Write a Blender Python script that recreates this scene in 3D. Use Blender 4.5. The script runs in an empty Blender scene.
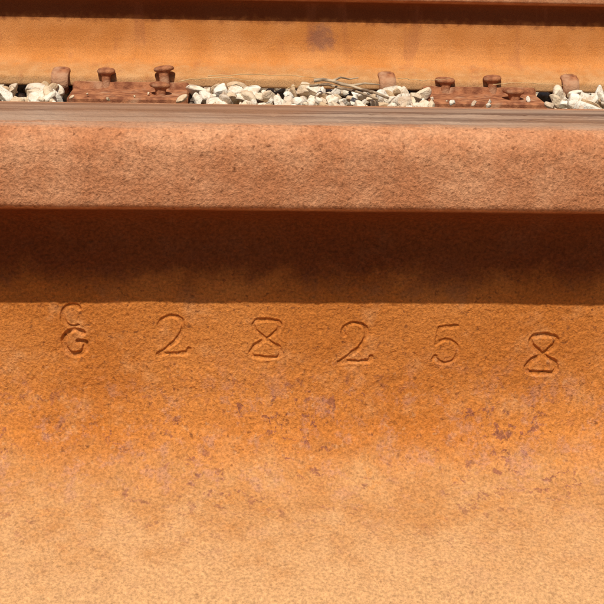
import bpy, math, random, bmesh
import numpy as np
from mathutils import Vector, Matrix
random.seed(7); rng=np.random.default_rng(11)
S=bpy.context.scene
ZT=0.26            # rail-head height above the ground sheet
FAR_Y=1.73
TIES=[-0.205+0.615*k for k in range(-9,10)]

# ---------------------------------------------------------------- helpers
def mesh_obj(name,verts,faces,mat=None,smooth=False,loc=(0,0,ZT)):
    me=bpy.data.meshes.new(name)
    if isinstance(verts,np.ndarray):
        v=verts.astype(np.float32); f=np.asarray(faces,dtype=np.int32)
        n=f.shape[1]
        me.vertices.add(len(v)); me.vertices.foreach_set('co',v.ravel())
        me.loops.add(f.size); me.loops.foreach_set('vertex_index',f.ravel())
        me.polygons.add(len(f)); me.polygons.foreach_set('loop_start',np.arange(0,f.size,n,dtype=np.int32))
        me.polygons.foreach_set('loop_total',np.full(len(f),n,dtype=np.int32))
        me.update(calc_edges=True); me.validate()
    else:
        me.from_pydata(verts,[],faces); me.update()
    if smooth: me.polygons.foreach_set('use_smooth',[True]*len(me.polygons))
    if mat: me.materials.append(mat)
    ob=bpy.data.objects.new(name,me); ob.location=loc
    S.collection.objects.link(ob); return ob
def inst(name,me,loc,rot=(0,0,0),sc=(1,1,1)):
    ob=bpy.data.objects.new(name,me); ob.location=loc; ob.rotation_euler=rot; ob.scale=sc
    S.collection.objects.link(ob); return ob

class M:
    def __init__(s,name):
        s.m=bpy.data.materials.new(name); s.m.use_nodes=True; s.t=s.m.node_tree; s.n=s.t.nodes
        s.b=s.n['Principled BSDF']; s.tc=s.n.new('ShaderNodeTexCoord')
        s.sep=s.n.new('ShaderNodeSeparateXYZ'); s.l(s.tc.outputs['Object'],s.sep.inputs[0])
        s.x,s.y,s.z=s.sep.outputs
    def l(s,a,b): s.t.links.new(a,b)
    def put(s,sock,v):
        if isinstance(v,bpy.types.NodeSocket): s.l(v,sock)
        elif isinstance(v,tuple) and len(v)==3 and len(sock.default_value)==4: sock.default_value=(*v,1)
        else: sock.default_value=v
    def noise(s,scale,detail=3,rough=.55,stretch=None,off=0.0,dist=0.0,rgb=False):
        mp=s.n.new('ShaderNodeMapping'); s.l(s.tc.outputs['Object'],mp.inputs[0])
        mp.inputs['Location'].default_value=(off,off*.7,off*1.3)
        if stretch: mp.inputs['Scale'].default_value=stretch
        t=s.n.new('ShaderNodeTexNoise'); s.l(mp.outputs[0],t.inputs['Vector'])
        t.inputs['Scale'].default_value=scale; t.inputs['Detail'].default_value=detail
        t.inputs['Roughness'].default_value=rough; t.inputs['Distortion'].default_value=dist
        return t.outputs['Color'] if rgb else t.outputs['Fac']
    def voro(s,scale,feature='F1',off=0):
        mp=s.n.new('ShaderNodeMapping'); s.l(s.tc.outputs['Object'],mp.inputs[0]); mp.inputs['Location'].default_value=(off,off,off)
        t=s.n.new('ShaderNodeTexVoronoi'); s.l(mp.outputs[0],t.inputs['Vector']); t.inputs['Scale'].default_value=scale; t.feature=feature
        return t.outputs['Distance']
    def mr(s,v,a,b,c=0.,d=1.,smooth=True):
        t=s.n.new('ShaderNodeMapRange'); t.interpolation_type='SMOOTHSTEP' if smooth else 'LINEAR'
        s.put(t.inputs[0],v)
        for i,q in enumerate((a,b,c,d)): t.inputs[i+1].default_value=q
        return t.outputs[0]
    def math(s,op,a,b=0.):
        t=s.n.new('ShaderNodeMath'); t.operation=op; s.put(t.inputs[0],a); s.put(t.inputs[1],b); return t.outputs[0]
    def mix(s,f,a,b,mode='MIX'):
        t=s.n.new('ShaderNodeMix'); t.data_type='RGBA'; t.blend_type=mode
        s.put(t.inputs[0],f); s.put(t.inputs[6],a); s.put(t.inputs[7],b); return t.outputs[2]
    def comb(s,v):
        t=s.n.new('ShaderNodeCombineColor')
        for i in range(3): s.put(t.inputs[i],v)
        return t.outputs[0]
    def bump(s,h,dist,strength=1.,prev=None):
        t=s.n.new('ShaderNodeBump'); t.inputs['Strength'].default_value=strength; t.inputs['Distance'].default_value=dist
        s.l(h,t.inputs['Height'])
        if prev: s.l(prev,t.inputs['Normal'])
        return t.outputs[0]
    def fin(s,col,rough=.85,spec=.2,normal=None,metal=None):
        s.put(s.b.inputs['Base Color'],col); s.put(s.b.inputs['Roughness'],rough); s.put(s.b.inputs['Specular IOR Level'],spec)
        if metal is not None: s.put(s.b.inputs['Metallic'],metal)
        if normal: s.l(normal,s.b.inputs['Normal'])
        return s.m

# ---------------------------------------------------------------- materials
def rail_material(name,close=True):
    m=M(name)
    med=m.noise(55,4,.62,off=3); fine=m.noise(800,3,.7,off=1)
    if close:
        web=m.mix(m.mr(m.noise(13,3),.35,.65),(.48,.155,.028),(.56,.200,.044))
        web=m.mix(m.mr(med,.50,.72),web,(.57,.235,.075))
    else:
        web=m.mix(m.mr(m.noise(13,3),.35,.65),(.52,.190,.045),(.58,.235,.070))
    # dusty foot
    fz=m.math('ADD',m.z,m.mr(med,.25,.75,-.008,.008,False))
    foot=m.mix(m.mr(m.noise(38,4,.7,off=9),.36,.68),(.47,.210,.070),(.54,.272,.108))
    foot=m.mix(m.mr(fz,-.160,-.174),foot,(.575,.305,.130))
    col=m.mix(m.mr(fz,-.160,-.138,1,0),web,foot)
    head=m.mix(m.mr(med,.35,.7),(.45,.175,.074),(.57,.265,.130))
    # web painted darker to deepen shadow under the head, dusty rust on its side
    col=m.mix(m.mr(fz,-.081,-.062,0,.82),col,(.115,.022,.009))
    col=m.mix(m.mr(m.z,-.0375,-.0335),col,head)
    if close:
        zz=m.math('MULTIPLY',m.mr(m.z,-.098,-.132,.08,1),m.mr(m.z,-.172,-.150,.22,1))
        cl=m.mr(m.noise(20,3,.6,off=14),.43,.58)
        n2=m.noise(190,3,.7,off=21,dist=.3)
        sp=m.math('MULTIPLY',m.math('MULTIPLY',m.mr(n2,.565,.64),cl),zz)
        col=m.mix(m.math('MULTIPLY',sp,.72),col,(.21,.07,.05))
        pk0=m.noise(75,5,.78,off=31)
        pk=m.math('MULTIPLY',m.mr(pk0,.52,.64),zz)
        col=m.mix(m.math('MULTIPLY',pk,.46),col,(.45,.215,.135))
        org=m.math('MULTIPLY',m.mr(pk0,.42,.36),zz)
        col=m.mix(m.math('MULTIPLY',org,.35),col,(.58,.20,.03))
        pit=m.math('MULTIPLY',m.mr(m.noise(430,2,.5,off=61),.37,.28,0,.62),m.mr(fz,-.160,-.140,.35,1))
        col=m.mix(pit,col,(.17,.055,.02))
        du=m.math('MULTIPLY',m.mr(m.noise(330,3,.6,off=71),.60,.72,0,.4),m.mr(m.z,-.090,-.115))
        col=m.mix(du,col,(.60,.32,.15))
    else:
        # old grease stain on the far web, faint run marks
        dx=m.math('DIVIDE',m.math('SUBTRACT',m.x,.128),.028); dz=m.math('DIVIDE',m.math('ADD',m.z,.100),.026)
        rr=m.math('ADD',m.math('MULTIPLY',dx,dx),m.math('MULTIPLY',dz,dz))
        rr=m.math('ADD',rr,m.mr(med,.3,.7,-.6,.6,False))
        col=m.mix(m.mr(rr,1.5,.0,0,.68),col,(.20,.085,.06))
        rn=m.noise(26,3,.6,stretch=(1,1,.12),off=12)
        col=m.mix(m.mr(rn,.56,.70,0,.35),col,(.33,.11,.045))
    col=m.mix(1.,col,m.comb(m.mr(fine,.30,.70,.64,1.30,False)),'MULTIPLY')
    # running band on top of the head
    st=m.noise(70,5,.7,stretch=(.06,1.8,1),off=4)
    yy=m.math('ADD',m.y,m.mr(st,.2,.8,-.008,.008,False))
    band=m.math('MULTIPLY',m.mr(yy,-.031,-.023),m.mr(yy,.010,.022,1,0))
    band=m.math('MULTIPLY',band,m.mr(m.z,-.0045,-.0022))
    bc=m.mix(m.mr(st,.38,.60),(.085,.048,.032),(.42,.28,.19))
    bc=m.mix(m.mr(m.noise(9,3,off=77),.40,.62,0,.70),bc,(.33,.155,.075))
    col=m.mix(m.math('MULTIPLY',band,.9),col,bc)
    rough=m.mr(band,0,1,.9,.65)
    h=m.math('ADD',fine,m.math('MULTIPLY',m.noise(260,2,.5,off=8),.9))
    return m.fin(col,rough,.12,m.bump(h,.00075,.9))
def rust_part():
    m=M('rusted_fitting')
    c=m.mix(m.mr(m.noise(60,5,.6),.35,.65),(.20,.065,.028),(.42,.165,.07))
    c=m.mix(m.mr(m.noise(25,3,off=4),.5,.7),c,(.46,.24,.13))
    return m.fin(c,.85,.2,m.bump(m.noise(300,4,.6),.002,.8))
def rock_mat():
    m=M('limestone_ballast')
    g=m.n.new('ShaderNodeNewGeometry'); r=m.n.new('ShaderNodeValToRGB'); m.l(g.outputs['Random Per Island'],r.inputs[0])
    e=r.color_ramp.elements; e[0].position=0; e[0].color=(.50,.33,.18,1); e[1].position=1; e[1].color=(.82,.72,.57,1)
    for p,c in ((.12,(.66,.49,.31,1)),(.3,(.80,.68,.51,1)),(.55,(.85,.78,.65,1)),(.75,(.72,.55,.36,1)),(.88,(.58,.45,.33,1))):
        q=e.new(p); q.color=c
    c=m.mix(m.mr(m.noise(90,4,.65),.42,.70,0,.55),r.outputs[0],(.50,.29,.15))
    return m.fin(c,.9,.2,m.bump(m.noise(240,4,.65),.003,.9))
def ground_mat():
    m=M('gravel_ground')
    v=m.voro(26); c=m.mix(m.mr(m.noise(22,4),.35,.65),(.20,.15,.10),(.46,.39,.30))
    c=m.mix(m.mr(v,.25,.6,0,.8),c,(.10,.07,.05))
    c=m.mix(m.mr(m.noise(.6,4),.4,.7,0,.6),c,(.30,.24,.17))
    return m.fin(c,.95,.1,m.bump(v,.02,.8))
def wood_mat():
    m=M('weathered_tie_wood')
    g=m.noise(40,6,.65,stretch=(3,.12,3)); c=m.mix(m.mr(g,.35,.65),(.055,.038,.028),(.24,.17,.12))
    c=m.mix(m.mr(m.noise(6,3),.5,.7,0,.5),c,(.30,.20,.12))
    return m.fin(c,.9,.15,m.bump(g,.006,.9))
def straw_mat(n,a,b):
    m=M(n); c=m.mix(m.mr(m.noise(90,3,stretch=(.3,1,1)),.35,.65),a,b); return m.fin(c,.8,.2,m.bump(m.noise(300,3),.001,.6))
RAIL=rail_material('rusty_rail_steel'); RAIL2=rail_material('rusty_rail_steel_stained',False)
RUST=rust_part(); ROCK=rock_mat(); GND=ground_mat(); WOOD=wood_mat()
TWIG=straw_mat('twig_bark',(.14,.085,.05),(.52,.38,.24)); STRAW=straw_mat('dry_straw',(.46,.27,.11),(.62,.42,.21))

# ---------------------------------------------------------------- rail profile (half, rail top at z=0)
HALF=[(0,0),(.018,-.0004),(.0275,-.0016),(.0335,-.0045),(.0365,-.0095),(.0372,-.016),(.0375,-.0322),(.0365,-.0340),
      (.020,-.0390),(.0125,-.0435),(.0095,-.0520),(.0088,-.065),(.0086,-.085),(.0088,-.108),(.0098,-.122),(.0130,-.136),(.0190,-.1475),
      (.0280,-.1555),(.0400,-.1605),(.0880,-.1755),(.0925,-.1785),(.0940,-.1830),(.0940,-.1960),(.0925,-.198),(0,-.198)]
def resample(P,step,sig):
    P=np.array(P); d=np.r_[0,np.cumsum(np.linalg.norm(np.diff(P,axis=0),axis=1))]
    n=int(d[-1]/step); t=np.linspace(0,d[-1],n+1)
    Q=np.c_[np.interp(t,d,P[:,0]),np.interp(t,d,P[:,1])]
    k=int(3*sig/step); w=np.exp(-.5*(np.arange(-k,k+1)*step/sig)**2); w/=w.sum()
    E=np.vstack([2*Q[0]-Q[1:k+1][::-1],Q,2*Q[-1]-Q[-k-1:-1][::-1]])
    R=np.c_[np.convolve(E[:,0],w,'valid'),np.convolve(E[:,1],w,'valid')]
    return R
ha=resample(HALF,.0001,.0018); hb=resample(HALF,.0001,.0005)
wt=np.clip(1-np.abs(np.hypot(hb[:,0]-.0372,hb[:,1]+.033))/.006,0,1)[:,None]; wt=wt*wt*(3-2*wt)
half=ha*(1-wt)+hb*wt
half[:,0]=np.maximum(half[:,0],0); half[0]=(0,0); half[-1]=(0,-.198)
def pick(H,stepf):
    out=[0]; acc=0
    for i in range(1,len(H)):
        acc+=np.hypot(*(H[i]-H[i-1]))
        if acc>=stepf(H[i]): out.append(i); acc=0
    if out[-1]!=len(H)-1: out.append(len(H)-1)
    return H[out]

# ---------------------------------------------------------------- stamped characters (mm, origin at centre, y up)
def arc(cx,cy,rx,ry,a0,a1,n=24):
    return [(cx+rx*math.cos(math.radians(a0+(a1-a0)*i/n)),cy+ry*math.sin(math.radians(a0+(a1-a0)*i/n))) for i in range(n+1)]
def two():
    return [arc(0.2,4.2,5.2,4.7,165,-38)+[(2.2,-2.4),(-2.5,-5.8),(-6.6,-8.6)],
            [(-6.6,-8.7),(-3,-8.2),(2,-8.6),(6.8,-8.4)],[(6.8,-8.4),(7.3,-6.6)],[(-5.0,5.0),(-4.4,3.7)]]
def eight(w=1.):
    # chisel-cut 8: two flattened loops crossing at the waist
    return [[(-1.2*w,.4),(-5.3*w,4.2),(-5.9*w,6.6),(-4.4*w,8.3),(0,8.8),(4.6*w,8.3),(6.0*w,6.6),(5.2*w,4.2),(1.5*w,.9),
             (-4.8*w,-3.4),(-6.8*w,-6.4),(-5.6*w,-8.4),(0,-8.9),(5.8*w,-8.5),(7.0*w,-6.6),(5.6*w,-3.6),(-1.2*w,.4)]]
def five():
    return [[(5.4,8.6),(-2.6,8.4)],[(-2.6,8.4),(-4.0,1.0)],arc(.2,-2.9,5.6,5.4,140,-150),[(-5.2,-6.3),(-4.4,-5.1)]]
def cee(s=1.):
    return [arc(0,0,4.4*s,4.9*s,62,298),[(2.1,4.3),(3.2,2.9)]]
def gee():
    return [arc(0,0,4.6,5.4,50,330),[(3.9,-2.8),(4.4,.6),(1.0,.4)]]
# (strokes, x, z, scale, tilt deg, stroke radius mm, depth mm)
CH=[]
def add(fn,x,z,s=1.,tilt=0,r=.95,d=.75): CH.append((fn,x,z,s,tilt,r,d))
add(cee(),   -.0975,-.0872,1.0,4,.95,.62)
add(gee(),   -.0968,-.0992,1.04,-3,1.30,1.10)
add(two(),   -.0558,-.0958,.98,3,.98,.62)
add(eight(), -.0152,-.0972,.98,-2,.98,.66)
add(two(),    .0230,-.0990,1.01,2,1.00,.72)
add(five(),   .0628,-.1000,.99,2,.86,.56)
add(eight(),  .1060,-.1040,1.00,-1,1.22,.95)

def stamp_field(X,Z):
    """inward displacement (m) on the web face"""
    D=np.zeros_like(X)
    for strokes,cx,cz,s,tilt,r,d in CH:
        t=math.radians(tilt); ct,st_=math.cos(t),math.sin(t)
        sel=(np.abs(X-cx)<.0125)&(np.abs(Z-cz)<.0135)
        xs=(X[sel]-cx)*1000; zs=(Z[sel]-cz)*1000
        best=np.zeros_like(xs); near=np.full_like(xs,99.)
        for pl in strokes:
            P=np.array(pl)*s; seg=np.r_[0,np.cumsum(np.linalg.norm(np.diff(P,axis=0),axis=1))]
            tt=np.arange(0,seg[-1],.2); px_=np.interp(tt,seg,P[:,0]); pz_=np.interp(tt,seg,P[:,1])
            # round the polyline off so it does not read as straight facets
            if len(tt)>14:
                k=np.hanning(9); k/=k.sum()
                px_=np.convolve(np.pad(px_,4,'edge'),k,'valid'); pz_=np.convolve(np.pad(pz_,4,'edge'),k,'valid')
            for a,b,q in zip(px_,pz_,tt):
                xx=a*ct-b*st_; yy=a*st_+b*ct
                rr=r*(1+.16*math.sin(q*.55+cx*300)+.07*math.sin(q*1.3))
                dist=np.hypot(xs-xx,zs-yy)
                near=np.minimum(near,dist-rr)
                f=np.clip((rr*1.15-dist)/(rr*.6),0,1); f=f*f*(3-2*f)
                best=np.maximum(best,f)
        lip=np.exp(-((near-.35)/.40)**2)*.10*(near>-.4)
        D[sel]+=(best*d-lip)/1000.
    return D

def smooth_noise(nx,nz,lx,lz,seed):
    r=np.random.default_rng(seed); a=r.standard_normal((nx,nz)); F=np.fft.rfft2(a)
    kx=np.fft.fftfreq(nx)[:,None]; kz=np.fft.rfftfreq(nz)[None,:]
    F*=np.exp(-2*math.pi**2*((kx*lx)**2+(kz*lz)**2)*.5); b=np.fft.irfft2(F,s=(nx,nz)); return b/b.std()

def build_near_rail():
    front=pick(half,lambda p:.00027 if -.121<p[1]<-.078 and p[0]<.02 else .0009)
    back=pick(half,lambda p:.002)
    prof=np.vstack([np.c_[-front[:,0],front[:,1]],np.c_[back[:,0],back[:,1]][::-1][1:-1]])  # y,z closed loop
    nf=len(front)
    xd=np.arange(-.135,.1351,.00027)
    xs=np.r_[np.linspace(-6,-.2,24),-.15,xd,.15,np.linspace(.2,6,24)]
    nx=len(xs); n=len(prof)
    X=np.repeat(xs[:,None],n,1); Y=np.repeat(prof[:,0][None],nx,0); Z=np.repeat(prof[:,1][None],nx,0)
    d=np.roll(prof,-1,0)-np.roll(prof,1,0); nn=np.c_[d[:,1],-d[:,0]]; nn/=np.linalg.norm(nn,axis=1)[:,None]
    if ((prof[5]-np.array([0,-.09]))*nn[5]).sum()<0: nn=-nn
    win=np.clip((.133-np.abs(xs))/.012,0,1)[:,None]
    rowwin=np.zeros(n); rowwin[3:nf-3]=1
    arc_s=np.r_[0,np.cumsum(np.hypot(*np.diff(prof,axis=0).T))]
    G=int(arc_s[nf-1]/.0005)+2; nxg=int(.30/.0005)
    N=.000045*smooth_noise(nxg,G,4,4,1)+.00009*smooth_noise(nxg,G,24,16,2)+.000034*smooth_noise(nxg,G,1.6,1.6,3)
    # scattered corrosion pits
    pt=smooth_noise(nxg,G,2.2,2.2,9); N-=.00026*np.clip(pt-1.9,0,1.2)
    gx=np.clip((xs+.15)/.0005,0,nxg-1.001); gs=np.clip(arc_s/.0005,0,G-1.001)
    ix=gx.astype(int); fx=(gx-ix)[:,None]; iz=gs.astype(int); fz=(gs-iz)[None]
    ND=(N[ix][:,iz]*(1-fx)*(1-fz)+N[ix+1][:,iz]*fx*(1-fz)+N[ix][:,iz+1]*(1-fx)*fz+N[ix+1][:,iz+1]*fx*fz)*win*rowwin[None]
    Y=Y+ND*nn[:,0][None]; Z=Z+ND*nn[:,1][None]
    rows=[i for i in range(nf) if -.122<prof[i,1]<-.076 and abs(prof[i,0])<.02]
    sub=np.ix_(range(nx),rows)
    Dp=stamp_field(X[sub],Z[sub])
    # hammered, worn shallow dish around the double-struck first letter
    xx=(X[sub]+.0985)/.0075; zz=(Z[sub]+.1020)/.0075; Dp+=.00060*np.exp(-(xx**2+zz**2)**2)
    Y[sub]+=Dp
    V=np.stack([X,Y,Z],-1).reshape(-1,3)
    i=np.arange(nx-1)[:,None]*n; j=np.arange(n)[None]; j2=(j+1)%n
    F=np.stack([i+j,i+n+j,i+n+j2,i+j2],-1).reshape(-1,4)
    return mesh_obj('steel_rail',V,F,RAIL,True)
near=build_near_rail()
FS=(.86,.92); FZ=-.016
def build_far_rail():
    h=pick(half,lambda p:.0022)
    prof=np.vstack([np.c_[-h[:,0],h[:,1]],np.c_[h[:,0],h[:,1]][::-1][1:-1]]); n=len(prof)
    xs=np.linspace(-6,6,161); nx=len(xs)
    V=np.zeros((nx,n,3)); V[:,:,0]=xs[:,None]; V[:,:,1]=prof[:,0]*FS[0]; V[:,:,2]=prof[:,1]*FS[1]
    i=np.arange(nx-1)[:,None]*n; j=np.arange(n)[None]; j2=(j+1)%n
    F=np.stack([i+j,i+n+j,i+n+j2,i+j2],-1).reshape(-1,4)
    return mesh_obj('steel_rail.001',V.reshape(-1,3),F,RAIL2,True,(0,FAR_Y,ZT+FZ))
far=build_far_rail()
for ob in (near,far):
    bm=bmesh.new(); bm.from_mesh(ob.data); bmesh.ops.recalc_face_normals(bm,faces=bm.faces); bm.to_mesh(ob.data); bm.free()

# ---------------------------------------------------------------- fittings
def loft(rings,cap=True):
    V=[];F=[];n=len(rings[0])
    for r in rings: V+=r
    for k in range(len(rings)-1):
        for i in range(n):
            j=(i+1)%n; F.append((k*n+i,k*n+j,(k+1)*n+j,(k+1)*n+i))
    if cap: F.append(tuple(range(n))[::-1]); F.append(tuple((len(rings)-1)*n+i for i in range(n)))
    return V,F
def sup(cx,cy,z,rx,ry,p=4,n=20):
    o=[]
    for i in range(n):
        a=2*math.pi*i/n; c,s=math.cos(a),math.sin(a)
        k=(abs(c)**p+abs(s)**p)**(-1/p); o.append((cx+rx*c*k,cy+ry*s*k,z))
    return o
def spike_mesh():
    R=[sup(0,0,-.12,.006,.003),sup(0,0,-.10,.008,.008),sup(0,0,-.004,.008,.008),sup(0,.002,0,.0095,.0100),
       sup(0,.006,.002,.0150,.0165,3),sup(0,.0065,.005,.0165,.0185,2.8),sup(0,.006,.0085,.0145,.0165,2.6),sup(0,.005,.0105,.009,.011,2.2),sup(0,.005,.0112,.003,.004,2)]
    V,F=loft(R); me=bpy.data.meshes.new('railroad_spike'); me.from_pydata(V,[],F); me.materials.append(RUST)
    me.polygons.foreach_set('use_smooth',[True]*len(me.polygons)); me.update(); return me
SP=spike_mesh()
def plate_mesh(name,sy=1.):
    P=[(-.185,0),(-.185,.010),(-.182,.0125),(-.112*sy,.0165),(-.109*sy,.027),(-.097*sy,.027),(-.0955*sy,.0182),(.0955*sy,.0182),(.097*sy,.027),(.109*sy,.027),(.112*sy,.0165),(.182,.0125),(.185,.010),(.185,0)]
    xs=[-.100,-.097,-.05,0,.05,.097,.100]; V=[];F=[];n=len(P)
    for k,x in enumerate(xs):
        e=.0025 if k in(0,len(xs)-1) else 0
        V+=[(x,y*(1-e*4),max(z-e,0)) for y,z in P]
    for k in range(len(xs)-1):
        for i in range(n):
            j=(i+1)%n; F.append((k*n+i,k*n+j,(k+1)*n+j,(k+1)*n+i))
    F.append(tuple(range(n))[::-1]); F.append(tuple((len(xs)-1)*n+i for i in range(n)))
    me=bpy.data.meshes.new(name); me.from_pydata(V,[],F); me.materials.append(RUST); me.update(); return me
PLn=plate_mesh('tie_plate'); PLf=plate_mesh('tie_plate_narrow',.86)
def anchor_mesh(name,sy=1.,zup=0.):
    path=[(.075,-.1670),(.088,-.1700),(.0985,-.1735),(.1035,-.182),(.1020,-.196),(.094,-.2055),(.060,-.2085),(.0,-.2090),(-.060,-.2085),
          (-.094,-.2075),(-.104,-.202),(-.1095,-.192),(-.1085,-.181),(-.1030,-.1735),(-.094,-.1705),(-.084,-.1695),(-.077,-.1675)]
    path=[(a*sy,b-zup if b>-.2 else b) for a,b in path]
    P=resample(path,.004,.004); rings=[]
    for i,p in enumerate(P):
        d=P[min(i+1,len(P)-1)]-P[max(i-1,0)]; d/=np.linalg.norm(d); nx_=np.array([-d[1],d[0]])
        w=.0120+(.003 if i>len(P)-14 else 0); h=.0050+(.0010 if i>len(P)-10 else 0)
        r=[]
        for k in range(12):
            a=2*math.pi*k/12; c,s=math.cos(a),math.sin(a); q=(abs(c)**3+abs(s)**3)**(-1/3)
            r.append((w*c*q,p[0]+nx_[0]*h*s*q,p[1]+nx_[1]*h*s*q))
        rings.append(r)
    V,F=loft(rings); me=bpy.data.meshes.new(name); me.from_pydata(V,[],F); me.materials.append(RUST)
    me.polygons.foreach_set('use_smooth',[True]*len(me.polygons)); me.update(); return me
ANn=anchor_mesh('rail_anchor'); ANf=anchor_mesh('rail_anchor_narrow',.86,.004)
TIETOP=-.2165
for ry,PL,AN,ky in ((0,PLn,ANn,1.),(FAR_Y,PLf,ANf,.86)):
    for x in TIES:
        if abs(x)>3.5: continue
        vis = ry>0 and abs(x-.1)<.45
        inst('tie_plate',PL,(x+(.0 if x<0 or not vis else -.004),ry,ZT+TIETOP),(0,0,math.radians(random.uniform(-.6,.6))))
        for sgn in (-1,1):
            if sgn<0 and vis: continue
            for dx in (-.062,.062):
                inst('railroad_spike',SP,(x+dx,ry+sgn*.103*ky,ZT-.181+random.uniform(-.003,.004)),(random.uniform(-.05,.05),0,0 if sgn<0 else math.pi))
        if not vis:
            for dx in (-.138,.138):
                if ry==0 and abs(x+dx)<.2: continue
                inst('rail_anchor',AN,(x+dx+random.uniform(-.01,.01),ry,ZT))
for ax,rz in ((-.322,-.05),(.240,.03),(.572,-.04)):
    inst('rail_anchor',ANf,(ax,FAR_Y,ZT-.001),(0,0,rz))
FY=FAR_Y-.103*.86
for sx,sy,sz,rz in ((-.247,FY,-.177,0.05),(-.148,FY,-.171,-.1),(-.150,FAR_Y-.150,-.192,.3),
                    (.345,FY,-.184,.05),(.428,FY,-.180,-.15),(.455,FAR_Y-.150,-.194,.2)):
    inst('railroad_spike',SP,(sx,sy,ZT+sz),(random.uniform(-.12,.12),random.uniform(-.12,.12),rz),(random.uniform(.95,1.1),1,random.uniform(.95,1.05)))

def tie_mesh():
    L=2.6;W=.225;H=.17; ny=60; rings=[]
    for a in range(ny+1):
        y=-L/2+L*a/ny; r=[]
        for (x0,z0) in [(-W/2,-H),(-W/2,-H*.5),(-W/2,-.006),(-W/2+.006,0),(-W*.3,0),(-W*.1,0),(W*.1,0),(W*.3,0),(W/2-.006,0),(W/2,-.006),(W/2,-H*.5),(W/2,-H)]:
            r.append((x0+random.gauss(0,.0012),y,z0-abs(random.gauss(0,.0008))))
        rings.append(r)
    Vv,F=loft(rings); me=bpy.data.meshes.new('wooden_railroad_tie'); me.from_pydata(Vv,[],F); me.materials.append(WOOD); me.update(); return me
TM=tie_mesh()
for x in TIES: inst('wooden_railroad_tie',TM,(x,FAR_Y/2,ZT+TIETOP),(0,0,math.radians(random.uniform(-.5,.5))))

# ---------------------------------------------------------------- ballast
def ico(sub):
    bm=bmesh.new(); bmesh.ops.create_icosphere(bm,subdivisions=sub,radius=1)
    v=np.array([tuple(q.co) for q in bm.verts]); f=np.array([[q.index for q in p.verts] for p in bm.faces]); bm.free(); return v,f
ICO={1:ico(1),2:ico(2),3:ico(3)}
VV=[];FF=[];off=0
def stone(x,y,z,s,sub):
    global off
    v,f=ICO[sub]; v=v.copy()
    for _ in range(9 if sub>1 else 3):
        n=rng.standard_normal(3); n/=np.linalg.norm(n); h=rng.uniform(.36,.74)
        d=v@n; ex=np.maximum(d-h,0); v=v-ex[:,None]*n*.98
    v=v*rng.uniform([.80,.6,.45],[1.55,1.05,.9])
    q=rng.standard_normal((3,3)); q,_=np.linalg.qr(q)
    a=rng.uniform(0,6.28)
    R=np.array([[math.cos(a),-math.sin(a),0],[math.sin(a),math.cos(a),0],[0,0,1]])
    v=(v@q.T)@R.T*s*.5
    VV.append(v+np.array([x,y,z])); FF.append(f+off); off+=len(v)
def on_tie(x,m=.112): return min(abs(x-t) for t in TIES)<m
def scatter(x0,x1,y0,y1,n,sub,zf,smin=.026,smax=.05):
    for _ in range(n):
        x=rng.uniform(x0,x1); y=rng.uniform(y0,y1)
        if on_tie(x) and -.45<y<2.15: continue
        if abs(y+.5075)<.12 and abs(x)<.15: continue
        stone(x,y,zf(x,y),rng.uniform(smin,smax),sub)
scatter(-1.1,1.4,-1.0,2.5,4600,2,lambda x,y:-.236+rng.uniform(-.012,.008))
scatter(-3,3.2,-1.6,3.2,4000,1,lambda x,y:-.238+rng.uniform(-.012,.006))
def heap(x,y):
    k=np.clip((y-1.30)/.24,0,1); return -.228+k*.030+rng.uniform(-.022,.004)
for _ in range(1800):
    x=rng.uniform(-.75,1.2); y=rng.uniform(1.28,1.615)
    if on_tie(x,.116): continue
    u_=rng.random()
    s=rng.uniform(.014,.026) if u_<.4 else (rng.uniform(.026,.038) if u_<.88 else rng.uniform(.038,.050))
    stone(x,y,heap(x,y),s,3)
for x,y,s in ((.29,1.45,.022),(.33,1.48,.018),(-.29,1.50,.012),(.385,1.46,.014),(-.11,1.47,.024),(.49,1.47,.022),(.505,1.5,.026),(.37,1.50,.012),(-.23,1.49,.010),(.40,1.52,.009),
              (-.27,1.55,.008),(-.19,1.53,.007),(-.17,1.57,.009),(.31,1.56,.009),(.475,1.56,.010),(.33,1.53,.007)):
    stone(x,y,-.2015+s*.3,s,3)
ball=mesh_obj('gravel_ballast',np.vstack(VV),np.vstack(FF),ROCK)

# ---------------------------------------------------------------- ground
g=mesh_obj('ground',[(-400,-400,0),(400,-400,0),(400,400,0),(-400,400,0)],[(0,1,2,3)],GND,loc=(0,0,ZT-.252))

# ---------------------------------------------------------------- twigs & straw
def stick(name,pts,r0,r1,mat,children=()):
    def tube(P,ra,rb):
        P=[Vector(p) for p in P]; rings=[]
        for i,p in enumerate(P):
            d=(P[min(i+1,len(P)-1)]-P[max(i-1,0)]).normalized(); a=d.cross(Vector((0,0,1))).normalized(); b=a.cross(d)
            r=(ra+(rb-ra)*i/(len(P)-1))*random.uniform(.85,1.15); rings.append([tuple(p+a*r*math.cos(k*math.pi/3.5)+b*r*math.sin(k*math.pi/3.5)) for k in range(7)])
        return loft(rings)
    V,F=tube(pts,r0,r1)
    for c,a,b in children:
        v,f=tube(c,a,b); o=len(V); V+=v; F+=[tuple(i+o for i in q) for q in f]
    return mesh_obj(name,V,F,mat,True)
stick('dry_twig',[(.105,1.52,-.168),(.12,1.521,-.166),(.135,1.52,-.168),(.150,1.513,-.172),(.165,1.51,-.174),(.183,1.50,-.179),(.20,1.49,-.181),(.225,1.48,-.190)],.0032,.002,TWIG,
      [([(.135,1.52,-.168),(.15,1.53,-.163),(.165,1.533,-.166),(.18,1.535,-.164)],.002,.001),([(.165,1.51,-.174),(.19,1.52,-.171),(.215,1.52,-.173)],.002,.001)])
stick('dry_twig.001',[(.100,1.55,-.180),(.13,1.54,-.176),(.15,1.53,-.181),(.17,1.52,-.183),(.21,1.50,-.194)],.0028,.0018,TWIG)
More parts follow.
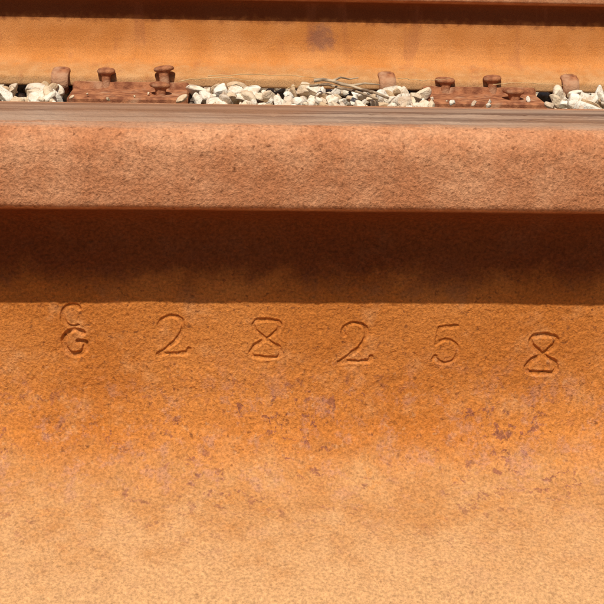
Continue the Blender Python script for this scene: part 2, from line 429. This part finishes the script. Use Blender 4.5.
def straw(a,b,c):
    P=[]
    for i in range(13):
        t=i/12; p=(1-t)**2*np.array(a)+2*t*(1-t)*np.array(b)+t*t*np.array(c)+rng.normal(0,.0007,3); P.append(tuple(p))
    stick('dry_grass_stalk',P,.0008,.0004,STRAW)
for a,b,c in (((-.07,1.61,-.174),(.04,1.60,-.162),(.14,1.615,-.177)),((.255,1.60,-.170),(.30,1.605,-.180),(.35,1.61,-.170)),
              ((-.12,1.58,-.180),(-.06,1.59,-.168),(.01,1.60,-.180)),((.42,1.60,-.180),(.48,1.60,-.171),(.55,1.61,-.182)),
              ((.06,1.52,-.182),(.09,1.53,-.172),(.13,1.55,-.177))):
    straw(a,b,c)

# ---------------------------------------------------------------- light
sd=Vector((-.25,-1,1.70)).normalized()
el=math.asin(sd.z); az=math.atan2(sd.x,sd.y)
w=bpy.data.worlds.new('World'); S.world=w; w.use_nodes=True; nt=w.node_tree
sky=nt.nodes.new('ShaderNodeTexSky'); sky.sky_type='NISHITA'; sky.sun_disc=False; sky.sun_elevation=el; sky.sun_rotation=az
nt.links.new(sky.outputs[0],nt.nodes['Background'].inputs[0]); nt.nodes['Background'].inputs[1].default_value=.05
sl=bpy.data.lights.new('sun','SUN'); sl.energy=5.0; sl.angle=math.radians(.5); sl.color=(1,.95,.87)
so=bpy.data.objects.new('sun',sl); so.rotation_euler=(-sd).to_track_quat('-Z','Y').to_euler(); so.location=(0,0,5); S.collection.objects.link(so)

# ---------------------------------------------------------------- camera
cam=bpy.data.cameras.new('camera'); co=bpy.data.objects.new('camera',cam); S.collection.objects.link(co); S.camera=co
cam.sensor_width=36; cam.lens=72.8; cam.clip_start=.01; cam.clip_end=2000
psi=math.radians(3.5); p=.2972; rho=math.radians(1.26)
f=Vector((math.sin(psi)*math.cos(p),math.cos(psi)*math.cos(p),-math.sin(p))); r=Vector((math.cos(psi),-math.sin(psi),0)); u=r.cross(f)
r2=r*math.cos(rho)+u*math.sin(rho); u2=r2.cross(f)
m=Matrix((r2,u2,-f)).transposed().to_4x4(); m.translation=Vector((-.0306,-.5075,.0725+ZT)); co.matrix_world=m
S.view_settings.view_transform='Standard'; S.view_settings.look='None'; S.view_settings.exposure=0
